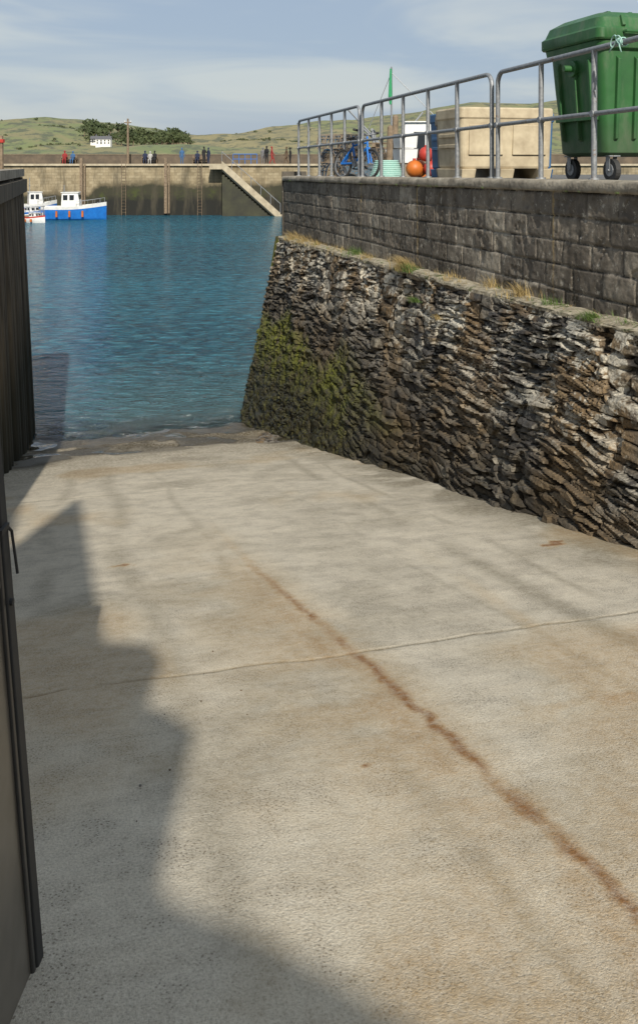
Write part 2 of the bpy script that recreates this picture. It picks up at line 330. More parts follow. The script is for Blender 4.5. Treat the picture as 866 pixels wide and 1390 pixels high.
wet=np.maximum(.75*sst(13.4,14.2,tid),.8*sst(15.2,15.8,SS)); pud=sst(.52,.56,fbm(T*.9+3,SS*.9,2,115))*sst(13.4,13.9,SS); wet=np.maximum(wet,pud)
wet=np.maximum(wet,.75*sst(13.9,14.6,SS+1.4*sst(.6,-.8,T)))
wet=wet*(1-.6*sst(.5,.62,fbm(T*1.6,SS*1.1,4,116))*sst(16.5,15.5,SS))
gridmesh('slipway',T,SS,Z,m_slip,TH,np.stack([wet,iron,np.clip(dirt,0,1),alg],-1))
mb=MB()
def pebble(t,s,r,mi):
    h=slipz(s)+(.05 if s>14 else 0); vs=[];n=6
    for k,(zz,rr) in enumerate(((-.9,.7),(.25,1),(.75,.55))):
        for i in range(n):
            a=2*math.pi*i/n+k*.3; q=r*rr*random.uniform(.75,1.15); vs.append((t+q*math.cos(a)*1.3,s+q*math.sin(a),h+r*zz*.7))
    mb.add(vs,[(i,(i+1)%n,n+(i+1)%n,n+i) for i in range(n)]+[(n+i,n+(i+1)%n,2*n+(i+1)%n,2*n+i) for i in range(n)]+[tuple(range(2*n,3*n))],mi)
for i in range(2600):
    s=random.gauss(14.8,.9); t=-.95+abs(random.gauss(0,.75)); pebble(t,s,random.uniform(.012,.045),random.randrange(3))
for i in range(700):
    pebble(random.uniform(-.8,2.9),random.gauss(15.3,.9),random.uniform(.01,.03),random.randrange(3))
for i in range(900):
    s=random.uniform(5,17.2); wt=3.7-.21*(ledgez(s)-slipz(s)); pebble(wt-abs(random.gauss(0,.09))-.02,s,random.uniform(.005,.022),random.randrange(3))
for i in range(420):
    pebble(random.uniform(-.6,3.2),random.uniform(1.6,13),random.uniform(.002,.006),random.randrange(3))
for i in range(120):
    pebble(random.gauss(2.75,.12),random.gauss(4.65,.05),random.uniform(.003,.013),random.randrange(3))
mb.build('pebbles',[M('pebble_grey',(.2,.18,.15),bump=0),M('pebble_brown',(.16,.11,.06),bump=0),M('pebble_dark',(.05,.04,.03),bump=0)])
# ---------------------------------------------------------------- rubble stone wall
def cells(x,y,dx,dy,seed,drop=.3):
    gx=x/dx; gy=y/dy; R=np.random.RandomState(seed); Nn=512
    jx=R.rand(Nn,Nn);jy=R.rand(Nn,Nn);rv=R.rand(Nn,Nn);keep=R.rand(Nn,Nn)>drop;tx=R.rand(Nn,Nn)-.5;ty=R.rand(Nn,Nn)-.5;rv2=R.rand(Nn,Nn)
    ix=np.floor(gx).astype(int);iy=np.floor(gy).astype(int)
    f1=np.full(x.shape,9.);f2=np.full(x.shape,9.);o=[np.zeros(x.shape) for _ in range(3)]
    for a in(-2,-1,0,1,2):
        for b in(-2,-1,0,1,2):
            cx=(ix+a)%Nn;cy=(iy+b)%Nn
            px=ix+a+.05+.9*jx[cx,cy]+.5*((iy+b)&1); py=iy+b+.22+.56*jy[cx,cy]
            ddx=gx-px;ddy=gy-py+.18*tx[cx,cy]*(gx-px)
            d=np.maximum(np.abs(ddx)*.62,np.abs(ddy))*.85+np.sqrt(ddx**2*.4+ddy**2)*.15; d=np.where(keep[cx,cy],d,99)
            n=d<f1; f2=np.where(n,f1,np.minimum(f2,d)); f1=np.where(n,d,f1)
            o[0]=np.where(n,rv[cx,cy],o[0]); o[1]=np.where(n,rv2[cx,cy],o[1]); o[2]=np.where(n,tx[cx,cy]*ddx*.8+ty[cx,cy]*ddy*1.3,o[2])
    return f1,f2,o
ucol=np.concatenate([np.arange(-6,4.4,.08),np.arange(4.4,9,.010),np.arange(9,18.12,.016)])
nv=230; nl=16
U,V=np.meshgrid(ucol,np.linspace(0,1,nv))
zb=slipz(np.maximum(U,-5.8))-.25; zb=np.maximum(zb,-1.0); zt=ledgez(U); zb=np.minimum(zb,zt-.05)
Zw=zb+(zt-zb)*V
wx=U+(fbm(U*2.2,Zw*2.2,3,9)-.5)*.10; wz=Zw+(fbm(U*1.4+5,Zw*1.4,3,12)-.5)*.10+(fbm(U*.45,Zw*.3,2,15)-.5)*.34+U*.02
f1,f2,o=cells(wx,wz,.22,.034,5,.30)
gA,gB,oB=cells(wx+3,wz+7,.28,.062,8,.25)
hA,hB,oC=cells(wx+13,wz+2,.34,.13,18,.15)
sl=fbm(U*.8,Zw*1.2,3,21); sel=sl>.54
f1=np.where(sel,gA,f1);f2=np.where(sel,gB,f2);o=[np.where(sel,b_,a_) for a_,b_ in zip(o,oB)]
sel=(fbm(U*1.1+9,Zw*1.3,2,27)+.12*np.clip(Zw-3.1,-.5,.6)>.70)
f1=np.where(sel,hA,f1);f2=np.where(sel,hB,f2);o=[np.where(sel,b_,a_) for a_,b_ in zip(o,oC)]
edge=np.clip((f2-f1)/.18,0,1); gap=1-edge
disp=(o[0]**1.2-.45)*.068+o[2]*.034-(gap**1.8)*.032+(fbm(U*12,Zw*30,3,31)-.5)*.020+(fbm(U*.8,Zw*.9,3,33)-.5)*.14-(fbm(U*3,Zw*4,2,35)>.74)*.035
mossn=(fbm(U*.9,Zw*.9,4,41)-.5)
mmask=sst(2.45,2.05,Zw+mossn*1.2)*sst(9.8,12.0,U+mossn*5)
disp=disp*(1-.5*mmask)+mmask*(fbm(U*7,Zw*7,4,40)-.5)*.11
disp*=np.clip((zt-Zw)/.10,.25,1)
ends=np.clip((U-17.8)/.3,0,1)
Tw=3.70-.21*(zt-Zw)-disp+ends**2*.25
A=np.stack([np.clip(o[1],0,1),gap,np.zeros_like(gap),mmask],-1)
U2,V2=np.meshgrid(ucol,np.linspace(0,1,nl+1)[1:]); T2=Tw[-1][None,:]+(3.97-Tw[-1][None,:])*V2
Z2=ledgez(U2)+(fbm(U2*6,V2*2,4,50)-.45)*.04+.02*np.sin(V2*3)
A2=np.stack([np.full_like(U2,.6),np.zeros_like(U2),np.ones_like(U2),np.zeros_like(U2)],-1)
A[-4:,:,2]=1
X=np.vstack([Tw,T2]);Y=np.vstack([U,U2]);Zz=np.vstack([Zw,Z2])
stone=gridmesh('stone_wall',X[:, ::-1],Y[:, ::-1],Zz[:, ::-1],m_stone,TH,np.concatenate([A,A2],0)[:, ::-1],smooth=False)
mb=MB(); e=18.12; mb.add([(3.0,e,-1),(3.72,e,ledgez(e)),(8,e+4,ledgez(e)),(8,e+4,-1)],[(0,1,2,3)])
mb.build('end_face',[m_stone],rz=0,parent=stone)
# ---------------------------------------------------------------- block wall
ub=np.concatenate([np.arange(-6,4.6,.09),np.arange(4.6,18.3,.0155)]); nb=80
U,V=np.meshgrid(ub,np.linspace(0,1,nb)); z0=ledgez(U)-.03; z1=quayz(U)-.05; Zb=z0+(z1-z0)*V
cw,ch=.455,.205; zr=Zb-quayz(U)+5; wz=zr+(fbm(U*1.5,Zb,2,60)-.5)*.014; row=np.floor(wz/ch); fx=(U+(fbm(U*3,Zb*3,2,61)-.5)*.015)/cw+.5*(row%2)+.13*np.sin(row*2.1); cx=np.floor(fx)
dxm=np.minimum(fx-cx,1-(fx-cx))*cw; dzm=np.minimum(wz/ch-row,1-(wz/ch-row))*ch
d=np.minimum(dxm,dzm); gp=np.clip(1-(d-.003)/.010,0,1)
rr=_tab[(_perm[cx.astype(int)&255]+row.astype(int)*17)&255]; r2=_tab[(_perm[(cx.astype(int)+91)&255]+row.astype(int)*31)&255]
disp=-gp*.014+(r2-.5)*.012+(fbm(U*25,Zb*25,3,70)-.5)*.010*(1-gp)-(fbm(U*6,Zb*6,3,71)>.68)*.010
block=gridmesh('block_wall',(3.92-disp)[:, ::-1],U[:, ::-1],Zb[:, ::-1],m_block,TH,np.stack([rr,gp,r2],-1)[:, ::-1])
uc=np.arange(-6,18.31,.05); prof=[(3.985,-.075),(3.895,-.07),(3.885,-.05),(3.888,0),(3.905,.022),(4.0,.03),(4.3,.03)]
U,V=np.meshgrid(uc,np.arange(len(prof))); P=np.array(prof); Tc=P[V.astype(int),0]+(fbm(U*3,V*.9,4,80)-.5)*.03; Zc=quayz(U)+P[V.astype(int),1]+(fbm(U*2.5,V*.7,4,81)-.5)*.018
cp=gridmesh('coping',Tc[:, ::-1],U[:, ::-1],Zc[:, ::-1],m_cap,TH); cp.parent=block; cp.rotation_euler=(0,0,0)
mb=MB(); mb.box((4.15,18.33,4.2),(.5,.06,1.3),0); mb.build('wall_end',[m_block],parent=block)
# ---------------------------------------------------------------- quays
def inv(x,y): return (x*CT+y*ST, -x*ST+y*CT)
poly=[(3.96,-45),(60,-45),(60,40)]+[inv(28,36),inv(1.6,30)]+[(4.2,18.28),(3.96,18.28)]
mb=MB(); mb.prism(poly,-2.5,lambda x,y:quayz(y)); mb.build('quay',[m_asph],rz=TH)
mb=MB(); mb.prism([(-1.3,-45),(-1.3,18.2),(-40,18.2),(-40,-45)],-2.5,4.86)
mb.build('quay',[m_asph],rz=TH)
mb=MB(); s=-5.0
while s<18.3:
    r=random.uniform(.15,.18)
    mb.cyl((-1.0+random.uniform(-.03,.03),s,-1.3),(-1.27,s,4.72+random.uniform(-.05,.03)),r,r*.93,12); s+=random.uniform(.36,.42)
mb.box((-1.22,6.6,4.6),(.34,23.4,.24),0); mb.box((-1.45,6.6,4.84),(.7,23.4,.14),1)
mb.build('timber_pile_wall',[m_tim,m_cap],smooth=True,rz=TH,auto=40)
mb=MB(); mb.cyl((-1.45,17.2,4.85),(-1.45,17.2,5.5),.07,.06,8); mb.cyl((-1.45,17.2,5.38),(-1.45,17.2,5.44),.085,.085,8,1); mb.build('mooring_post',[m_wood,m_red],rz=TH)
# ---------------------------------------------------------------- railing
mb=MB()
def panel(s0,s1,n,t=4.11,H=1.1):
    R=.13;r=.024; zb=lambda s:quayz(s)+.02
    pts=[(t,s0,zb(s0)),(t,s0,zb(s0)+H-R)]
    for i in range(1,7):
        a=math.pi/2*i/6; pts.append((t,s0+R*(1-math.cos(a)),zb(s0)+H-R+R*math.sin(a)))
    for i in range(1,7):
        a=math.pi/2*(1-i/6); pts.append((t,s1-R*(1-math.cos(a)),zb(s1)+H-R+R*math.sin(a)))
    pts.append((t,s1,zb(s1)))
    mb.tube(pts,r,10)
    mb.cyl((t,s0,zb(s0)+.56),(t,s1,zb(s1)+.56),r*.9,n=10)
    for i in range(n+1):
        s=s0+(s1-s0)*i/n
        if 0<i<n: mb.cyl((t,s,zb(s)-.02),(t,s+random.uniform(-.01,.01),zb(s)+H-.01),r,n=10)
        mb.cyl((t,s,zb(s)-.02),(t,s,zb(s)+.025),.05,.045,10)
        mb.cyl((t-.028,s,zb(s)+.56),(t+.028,s,zb(s)+.56),.03,n=8)
panel(4.1,8.7,5); panel(8.84,13.44,5); panel(13.6,17.75,5)
rail=mb.build('metal_railing',[m_galv],smooth=True,rz=TH,auto=40)
mb=MB()
s0=6.42; z0=quayz(s0)+1.12
for k in range(5):
    mb.tube([(4.11+.034*math.cos(a),s0+.012*k+.01*math.sin(a),z0+.034*math.sin(a)) for a in [i*math.pi/5 for i in range(10)]],.006,6,closed=True)
for dy,dz in((.08,.02),(-.08,.015)):
    mb.tube([(4.06,s0+.03+dy*(1-math.cos(a))/2,z0+.03+dz*2*math.sin(a)-.02*(1-math.cos(a))) for a in [i*2*math.pi/12 for i in range(12)]],.006,6,closed=True)
mb.tube([(4.07,s0,z0),(4.05,s0-.03,z0-.04),(4.06,s0-.04,z0-.09)],.006,6); mb.tube([(4.07,s0+.04,z0),(4.05,s0+.09,z0-.05),(4.06,s0+.13,z0-.07)],.006,6)
mb.build('rope',[m_rope],smooth=True,rz=TH)
# ---------------------------------------------------------------- wheelie bin
def wheelie_bin(t0,s0):
    par=bpy.data.objects.new('wheelie_bin',None); COL.objects.link(par); par.location=(*W(t0,s0),quayz(s0)+.004); par.rotation_euler[2]=TH; par.scale=(1,1.1,1.04)
    cx,cy=.66,.44
    mb=MB(); R=lambda hw,hd,z,r=.07: rrect(cx,cy,hw,hd,r,z)
    mb.loft([R(.50,.33,.22),R(.55,.365,.25),R(.565,.375,.45),R(.60,.40,.80),R(.625,.42,1.12),R(.66,.455,1.14),R(.67,.465,1.20),R(.655,.45,1.215)])
    rib=[(4,5,6,7),(0,1,5,4),(1,2,6,5),(2,3,7,6),(3,0,4,7)]
    for i in range(6):
        x=cx-.45+.18*i
        for sy in(-1,1):
            mb.add([(x-.02,cy+sy*.36,.35),(x+.02,cy+sy*.36,.35),(x+.025,cy+sy*.415,1.08),(x-.025,cy+sy*.415,1.08),
                    (x-.014,cy+sy*.40,.37),(x+.014,cy+sy*.40,.37),(x+.018,cy+sy*.448,1.05),(x-.018,cy+sy*.448,1.05)],rib)
    for sx in(-1,1):
        for y in(-.25,-.02,.25):
            y+=cy
            mb.add([(cx+sx*.555,y-.018,.35),(cx+sx*.555,y+.018,.35),(cx+sx*.615,y+.022,1.08),(cx+sx*.615,y-.022,1.08),
                    (cx+sx*.595,y-.012,.37),(cx+sx*.595,y+.012,.37),(cx+sx*.650,y+.016,1.05),(cx+sx*.650,y-.016,1.05)],rib)
        mb.box((cx+sx*.60,cy,.55),(.05,.62,.035)); mb.cyl((cx+sx*.6,cy,1.0),(cx+sx*.73,cy,1.0),.03,n=12); mb.cyl((cx+sx*.6,cy,1.0),(cx+sx*.655,cy,1.0),.075,n=14)
    mb.build('body',[m_bin],smooth=True,parent=par,auto=35,bevel=.004)
    mb=MB()
    mb.loft([R(.685,.48,1.205,.06),R(.695,.49,1.22,.06),R(.695,.49,1.30,.06),R(.67,.465,1.32,.06),R(.65,.44,1.40,.09),R(.56,.36,1.455,.1),R(.30,.2,1.475,.1)])
    for i in range(5):
        x=cx-.44+.22*i; mb.box((x,cy,1.455),(.035,.62,.05),taper=.85)
        for sy in(-1,1): mb.add([(x-.02,cy+sy*.46,1.31),(x+.02,cy+sy*.46,1.31),(x+.015,cy+sy*.44,1.41),(x-.015,cy+sy*.44,1.41),(x-.015,cy+sy*.49,1.33),(x+.015,cy+sy*.49,1.33),(x+.012,cy+sy*.455,1.42),(x-.012,cy+sy*.455,1.42)],rib)
    for x in(-.35,.35): mb.tube([(cx+x-.1,cy-.48,1.27),(cx+x-.1,cy-.53,1.27),(cx+x+.1,cy-.53,1.27),(cx+x+.1,cy-.48,1.27)],.014,8)
    for x in(-.5,0,.5): mb.cyl((cx+x-.07,cy+.51,1.25),(cx+x+.07,cy+.51,1.25),.03,n=10)
    mb.build('lid',[m_bin],smooth=True,parent=par,auto=35,bevel=.004)
    mb=MB()
    for x in(-.44,.42):
        for y in(-.31,.31):
            X=cx+x;Y_=cy+y
            mb.cyl((X-.025,Y_,.1),(X+.025,Y_,.1),.1,n=22,mi=1); mb.cyl((X-.03,Y_,.1),(X+.03,Y_,.1),.055,n=16,mi=0)
            for q in(-.036,.036): mb.box((X+q,Y_+.01,.155),(.006,.06,.13),0)
            mb.box((X,Y_+.01,.222),(.11,.11,.012),0); mb.cyl((X-.045,Y_,.1),(X+.045,Y_,.1),.012,n=8)
    mb.build('castors',[m_galv,m_black],parent=par,bevel=.003)
    return par
wheelie_bin(4.36,7.2)
# ---------------------------------------------------------------- fish tubs
def tub(t0,s0,w_,d_,h,mat,z0=None):
    par=MB(); cx,cy=w_/2,d_/2; R=lambda k,z,r=.06: rrect(cx,cy,w_/2-k,d_/2-k,r,z)
    par.loft([R(.05,.13),R(.035,.16),R(.015,h-.14),R(0,h-.13),R(0,h-.02),R(.012,h),R(.07,h),R(.085,h-.02),R(.10,h-.25)],0)
    for x in(.12,cx,w_-.12):
        par.box((x,cy,.066),(.17,d_-.1,.13),0,taper=1.1)
    for x in(w_*.27,w_*.73):
        par.box((x,.018,h*.55),(w_*.36,.03,h*.42),0,taper=.96)
    for z in(.35,.5): par.box((.018,cy,h*z+.1),(.03,d_*.7,.05),0)
    return par.build('fish_tub',[mat],rz=TH,loc=(*W(t0,s0),(z0 or quayz(s0))+.004),bevel=.012)
tub(4.38,10.3,1.25,.85,.88,m_tub); tub(4.80,11.35,1.2,.9,.87,m_tubd); tub(5.2,12.6,1.7,.9,.98,m_dblue)
# ---------------------------------------------------------------- quay clutter
def hoop_pot(mb,x,y,z,L=.6,w=.42,h=.34,rz=0):
    c,s_=math.cos(rz),math.sin(rz); q=lambda a,b,cz:(x+a*c-b*s_,y+a*s_+b*c,z+cz); mi=random.randrange(3)
    for i in range(4):
        a=-L/2+L*i/3; mb.tube([q(a,w/2*math.cos(t),h*math.sin(t)) for t in [k*math.pi/8 for k in range(9)]],.011,5,3)
    for t in range(0,9): mb.tube([q(-L/2,w/2*math.cos(t*math.pi/8),h*math.sin(t*math.pi/8)),q(L/2,w/2*math.cos(t*math.pi/8),h*math.sin(t*math.pi/8))],.010,4,mi)
    for k in range(9):
        a=-L/2+L*k/8; mb.tube([q(a,w/2*math.cos(t),.97*h*math.sin(t)) for t in [k2*math.pi/6 for k2 in range(7)]],.005,4,mi)
    for k in range(6):
        a=-L/2+L*k/5; mb.tube([q(a,w/2,0),q(a,-w/2,0)],.014,4,3)
twine=M('blue_twine',(.05,.12,.2),bump=0)
mb=MB()
for ly_ in range(3):
    for k in range(3-(ly_==2)):
        for yy in(0,.7,1.4): hoop_pot(mb,k*.5+random.uniform(-.05,.05)+.05*yy,yy+random.uniform(-.1,.1),ly_*.34,rz=random.uniform(-.5,.5)+(math.pi/2 if random.random()<.5 else 0))
mb.build('lobster_pots',[m_black,m_tubd,twine,m_wood],loc=(.30,22.5,quayz(21)))
mb=MB()
for ly_ in range(2):
    for k in range(3):
        for yy in(0,.6): hoop_pot(mb,k*.55+random.uniform(-.05,.05),yy,ly_*.34,rz=random.uniform(-.4,.4)+(math.pi/2 if random.random()<.5 else 0))
mb.build('lobster_pots',[m_black,m_wood,m_rope,m_tubd],loc=(2.5,24.6,quayz(23)))
def bicycle():
    par=bpy.data.objects.new('bicycle',None); COL.objects.link(par); par.location=(.78,14.3,quayz(14)+.004); par.rotation_euler=(0,math.radians(6),math.radians(35))
    r=.225; L=.72
    mb=MB()
    for y in(0,L):
        mb.tube([(0,y+r*math.cos(a),r+.0+r*math.sin(a)) for a in [i*math.pi/14 for i in range(28)]],.020,6,0,closed=True)
        mb.tube([(0,y+(r-.025)*math.cos(a),r+(r-.025)*math.sin(a)) for a in [i*math.pi/12 for i in range(24)]],.008,5,1,closed=True)
        for k in range(12): a=k*math.pi/6; mb.cyl((.015*(-1)**k,y,r),(0,y+(r-.02)*math.cos(a),r+(r-.02)*math.sin(a)),.0025,n=4,mi=1)
        mb.cyl((-.04,y,r),(.04,y,r),.02,n=8,mi=1)
    mb.build('wheels',[m_black,m_galv],parent=par)
    hd0,hd1=(0,.11,.50),(0,.14,.66); bb=(0,.40,.24); st=(0,.50,.56)
    mb=MB()
    for a,b in(((0,.115,.56),(0,.485,.52)),(hd0,bb),(bb,st),((.03,L,r),bb),((-.03,L,r),bb),((.03,L,r),(0,.485,.50)),((-.03,L,r),(0,.485,.50)),(hd0,hd1),((.03,0,r),(.02,.10,.49)),((-.03,0,r),(-.02,.10,.49))): mb.cyl(a,b,.017,n=8)
    mb.build('frame',[m_blue],parent=par)
    mb=MB(); mb.tube([(-.24,.18,.74),(-.12,.13,.72),(0,.145,.68),(.12,.13,.72),(.24,.18,.74)],.013,8,1); mb.cyl((-.25,.19,.745),(-.16,.15,.73),.02,n=8); mb.cyl((.25,.19,.745),(.16,.15,.73),.02,n=8)
    mb.cyl(st,(0,.52,.62),.013,n=8,mi=1); mb.loft([rrect(0,.50,.03,.12,.025,.62),rrect(0,.53,.06,.10,.05,.635),rrect(0,.53,.05,.09,.045,.66)])
    mb.cyl((-.02,.40,.24),(.02,.40,.24),.06,n=16,mi=1); mb.cyl((.05,.40,.24),(.05,.50,.16),.01,n=6,mi=1); mb.box((.09,.50,.155),(.08,.05,.02)); mb.cyl((-.05,.40,.24),(-.05,.30,.32),.01,n=6,mi=1); mb.box((-.09,.30,.325),(.08,.05,.02))
    mb.build('handlebar_saddle_pedals',[m_black,m_galv],parent=par)
bicycle()
def pallets(x,y,n,rz):
    mb=MB()
    for k in range(n):
        z=k*.145; dx=random.uniform(-.04,.04)
        for i in range(6): mb.box((dx,-.5+i*.2,z+.13),(1.2,.1,.02))
        for q in(-.55,0,.55): mb.box((q+dx,0,z+.07),(.1,1.1,.09))
        for i in range(3): mb.box((dx,-.45+i*.45,z+.012),(1.2,.1,.02))
    mb.build('pallet_stack',[m_wood],loc=(x,y,quayz(22)),rz=rz)
pallets(2.2,21.6,4,.3); pallets(1.5,24.5,6,-.2)
mb=MB()
for i in range(7):
    x=i%3*.42+random.uniform(-.03,.03);z=i//3*.3; mi=(0,2,0,3,0,1,3)[i]
    mb.loft([rrect(x,0,.17,.26,.03,z+.01),rrect(x,0,.19,.28,.03,z+.27),rrect(x,0,.2,.29,.03,z+.29),rrect(x,0,.175,.265,.03,z+.29),rrect(x,0,.16,.25,.03,z+.05)],mi)
mb.build('fish_crates',[m_tubd,m_dblue,m_orange,m_white],loc=(1.75,18.6,quayz(20)),rz=.2)
mb=MB()
for k in range(9): mb.tube([((.30-.012*k)*math.cos(a),(.30-.012*k)*math.sin(a)+random.uniform(-.01,.01),.03+.035*k) for a in [i*math.pi/9 for i in range(18)]],.02,6,0,closed=True)
mb.build('rope_coil',[m_rope],loc=(1.25,17.0,quayz(17)),smooth=True)
mb=MB()
for k,(x,y,r) in enumerate(((0,0,.16),(.32,.1,.15),(.1,.3,.17),(.22,.05,.14))): 
    z=.17 if k<3 else .44
    mb.loft([[(x+r*math.sin(p)*math.cos(a),y+r*math.sin(p)*math.sin(a),z-r*math.cos(p)) for a in [i*math.pi/6 for i in range(12)]] for p in(.15,.5,.9,1.3,1.7,2.1,2.5,2.95)],k%2); mb.cyl((x,y,z+r*.9),(x,y,z+r*1.2),.03,n=6,mi=1)
mb.build('marker_buoys',[m_orange,m_red],loc=(1.75,16.9,quayz(17)),smooth=True)
mb=MB(); mb.cyl((0,0,0),(0,0,1.05),.09,.08,12); mb.cyl((0,0,1.05),(0,0,1.12),.1,.05,12,1); mb.cyl((0,0,.8),(0,0,.86),.1,.1,12,1); mb.build('mooring_post',[m_dark,m_blue],loc=(2.75,15.5,quayz(15)),bevel=.004)
for x_,y_,h_ in((1.55,19,1.25),(1.38,18.2,1.0)):
    mb=MB(); mb.cyl((0,0,0),(.03,0,h_),.07,.06,10); mb.cyl((.03,0,h_),(.03,0,h_+.04),.06,.03,10); mb.build('timber_post',[m_wood],loc=(x_,y_,quayz(19)))
mb=MB()
nr=10;na=20;vs=[]
for i in range(nr+1):
    for j in range(na):
        a=2*math.pi*j/na; r=(1-(i/nr)**2)*(.5+.12*math.sin(3*a+i)); vs.append((r*math.cos(a),r*math.sin(a)*.7,.3*(i/nr)**.7*(1+.2*math.sin(5*a+i*.7))+random.uniform(-.03,.03)))
mb.add(vs,[(i*na+j,i*na+(j+1)%na,(i+1)*na+(j+1)%na,(i+1)*na+j) for i in range(nr) for j in range(na)]); mb.build('fishing_net',[M('rope_net',(.04,.14,.22),(.16,.10,.05),14,.9,.9,60,.03)],loc=(1.0,20.0,quayz(20)),smooth=True)
# ---------------------------------------------------------------- boats
def boat(name,loc,rz,L,B,H,mh,mt,cab,mast=0):
    par=bpy.data.objects.new(name,None); COL.objects.link(par); par.location=loc; par.rotation_euler[2]=rz
    mb=MB(); N=14; rings=[]; rt=[]
    for i in range(N+1):
        u=i/N; x=-L/2+L*u; b=B/2*(1-max(0,(u-.45)/.55)**2.2)*(.86+.14*min(1,u/.3)); b=max(b,.02); sh=H*(1+.35*max(0,u-.4)**1.5*2)
        keel=-.35+.35*max(0,(u-.8)/.2)**2
        pr=[(0,keel),(b*.55,keel+.08),(b*.88,.12),(b*.97,sh*.55),(b,sh*.78)]
        rings.append([(x,-q,z) for q,z in pr[::-1]]+[(x,q,z) for q,z in pr[1:]])
        rt.append([(x,-b*1.0,sh*.78),(x,-b*1.04,sh),(x,-b*.93,sh),(x,-b*.90,sh*.62),(x,b*.90,sh*.62),(x,b*.93,sh),(x,b*1.04,sh),(x,b*1.0,sh*.78)])
    n=len(rings[0]); vs=[v for g in rings for v in g]; mb.add(vs,[(i*n+k,i*n+k+1,(i+1)*n+k+1,(i+1)*n+k) for i in range(N) for k in range(n-1)]+[tuple(range(n))],0)
    n=len(rt[0]); vs=[v for g in rt for v in g]; mb.add(vs,[(i*n+k,i*n+k+1,(i+1)*n+k+1,(i+1)*n+k) for i in range(N) for k in range(n-1)]+[tuple(range(n))],1)
    mb.build('hull',[mh,mt],parent=par)
    mb=MB(); cx,cw,cl,chh=cab; z0=H*.6
    mb.loft([rrect(cx,0,cl/2,cw/2,.08,z0),rrect(cx,0,cl/2,cw/2,.08,z0+chh*.5),rrect(cx-cl*.03,0,cl*.44,cw*.46,.08,z0+chh)],0)
    mb.loft([rrect(cx-cl*.03,0,cl*.50,cw*.52,.08,z0+chh),rrect(cx-cl*.03,0,cl*.5,cw*.52,.08,z0+chh+.06)],0)
    for sy in(-1,1):
        for k in(-.27,.08): mb.box((cx+cl*k,sy*cw*.478,z0+chh*.74),(cl*.25,.04,chh*.3),1)
    for k in(-.25,.25): mb.box((cx+cl*.455,cw*k,z0+chh*.74),(.06,cw*.34,chh*.3),1)
    mb.box((cx+cl*.62,0,z0+.15),(cl*.5,cw*.8,.3),0)
    mb.build('wheelhouse',[m_white,m_dark],parent=par,bevel=.015)
    mb=MB()
    if mast: mb.cyl((cx-cl*.4,0,z0),(cx-cl*.4,0,z0+mast),.05,.03,8); mb.cyl((cx-cl*.4,-.5,z0+mast*.75),(cx-cl*.4,.5,z0+mast*.75),.025,n=6)
    for sy in(-1,1):
        P=[]
        for u in(.55,.68,.8,.9,.97):
            b=B/2*(1-max(0,(u-.45)/.55)**2.2); sh=H*(1+.35*max(0,u-.4)**1.5*2); P.append((-L/2+L*u,sy*b*.95,sh+.4)); mb.cyl((-L/2+L*u,sy*b*.95,sh),(-L/2+L*u,sy*b*.95,sh+.4),.015,n=5)
        mb.tube(P,.018,5)
        for u in(.25,.45,.65): b=B/2*(1-max(0,(u-.45)/.55)**2.2); mb.cyl((-L/2+L*u,sy*(b*1.02+.1),H*.25),(-L/2+L*u,sy*(b*1.02+.1),H*.7),.1,.09,8,1)
    mb.cyl((L*.36,0,H),(L*.36,0,H+.35),.07,n=8); mb.box((-L*.33,0,H*.75),(L*.16,B*.5,.35),1); mb.box((-L*.2,B*.2,H*.8),(.4,.4,.4),2)
    mb.build('fittings',[m_galv,m_orange,m_wood],parent=par)
    return par
boat('fishing_boat',(-22.0,83,0),math.radians(6),5.6,2.4,1.2,m_blue,m_white,(-.3,1.5,1.6,1.7),2.4)
boat('fishing_boat',(-27.0,87.3,0),math.radians(25),4.2,1.9,1.2,m_blue,m_white,(.1,1.3,1.3,1.6),3.0)
boat('fishing_boat',(-24.5,78.5,0),math.radians(-15),2.6,1.4,.5,m_white,m_red,(.3,.8,.7,.5))
boat('fishing_boat',(-25.7,82.0,0),math.radians(-30),3.2,1.6,.7,m_white,m_blue,(.2,1.0,.9,.8))
tr=boat('fishing_boat',(6.6,46,1.4),math.radians(174),10.5,3.6,2.4,m_white,m_blue,(1.4,2.4,2.2,4.2),4.9)
mb=MB()
for y in(-1.2,1.2): mb.tube([(3.4,y,1.6),(3.9,y*.9,5.3)],.07,8); mb.cyl((3.5,y,3.6),(1.4,y*.1,6.2),.04,n=6)
mb.cyl((3.9,-1.2,5.3),(3.9,1.2,5.3),.07,n=8); mb.cyl((2.97,0,2),(2.97,0,8.5),.07,.04,n=8); mb.cyl((2.97,0,8.2),(4.9,0,3.5),.02,n=5); mb.cyl((2.97,0,8.2),(.6,0,5.8),.02,n=5); mb.cyl((2.97,0,4.0),(5.2,0,6.4),.05,n=6); mb.cyl((2.0,0.2,3.0),(4.6,0.2,5.6),.05,n=6)
mb.loft([rrect(3.02,.05,.05,.05,.03,6.6),rrect(3.03,.05,.10,.08,.05,7.0),rrect(3.02,.05,.07,.06,.03,7.8),rrect(3.0,.05,.05,.05,.02,8.4)],1); mb.build('gantry',[m_galv,m_green],parent=tr)
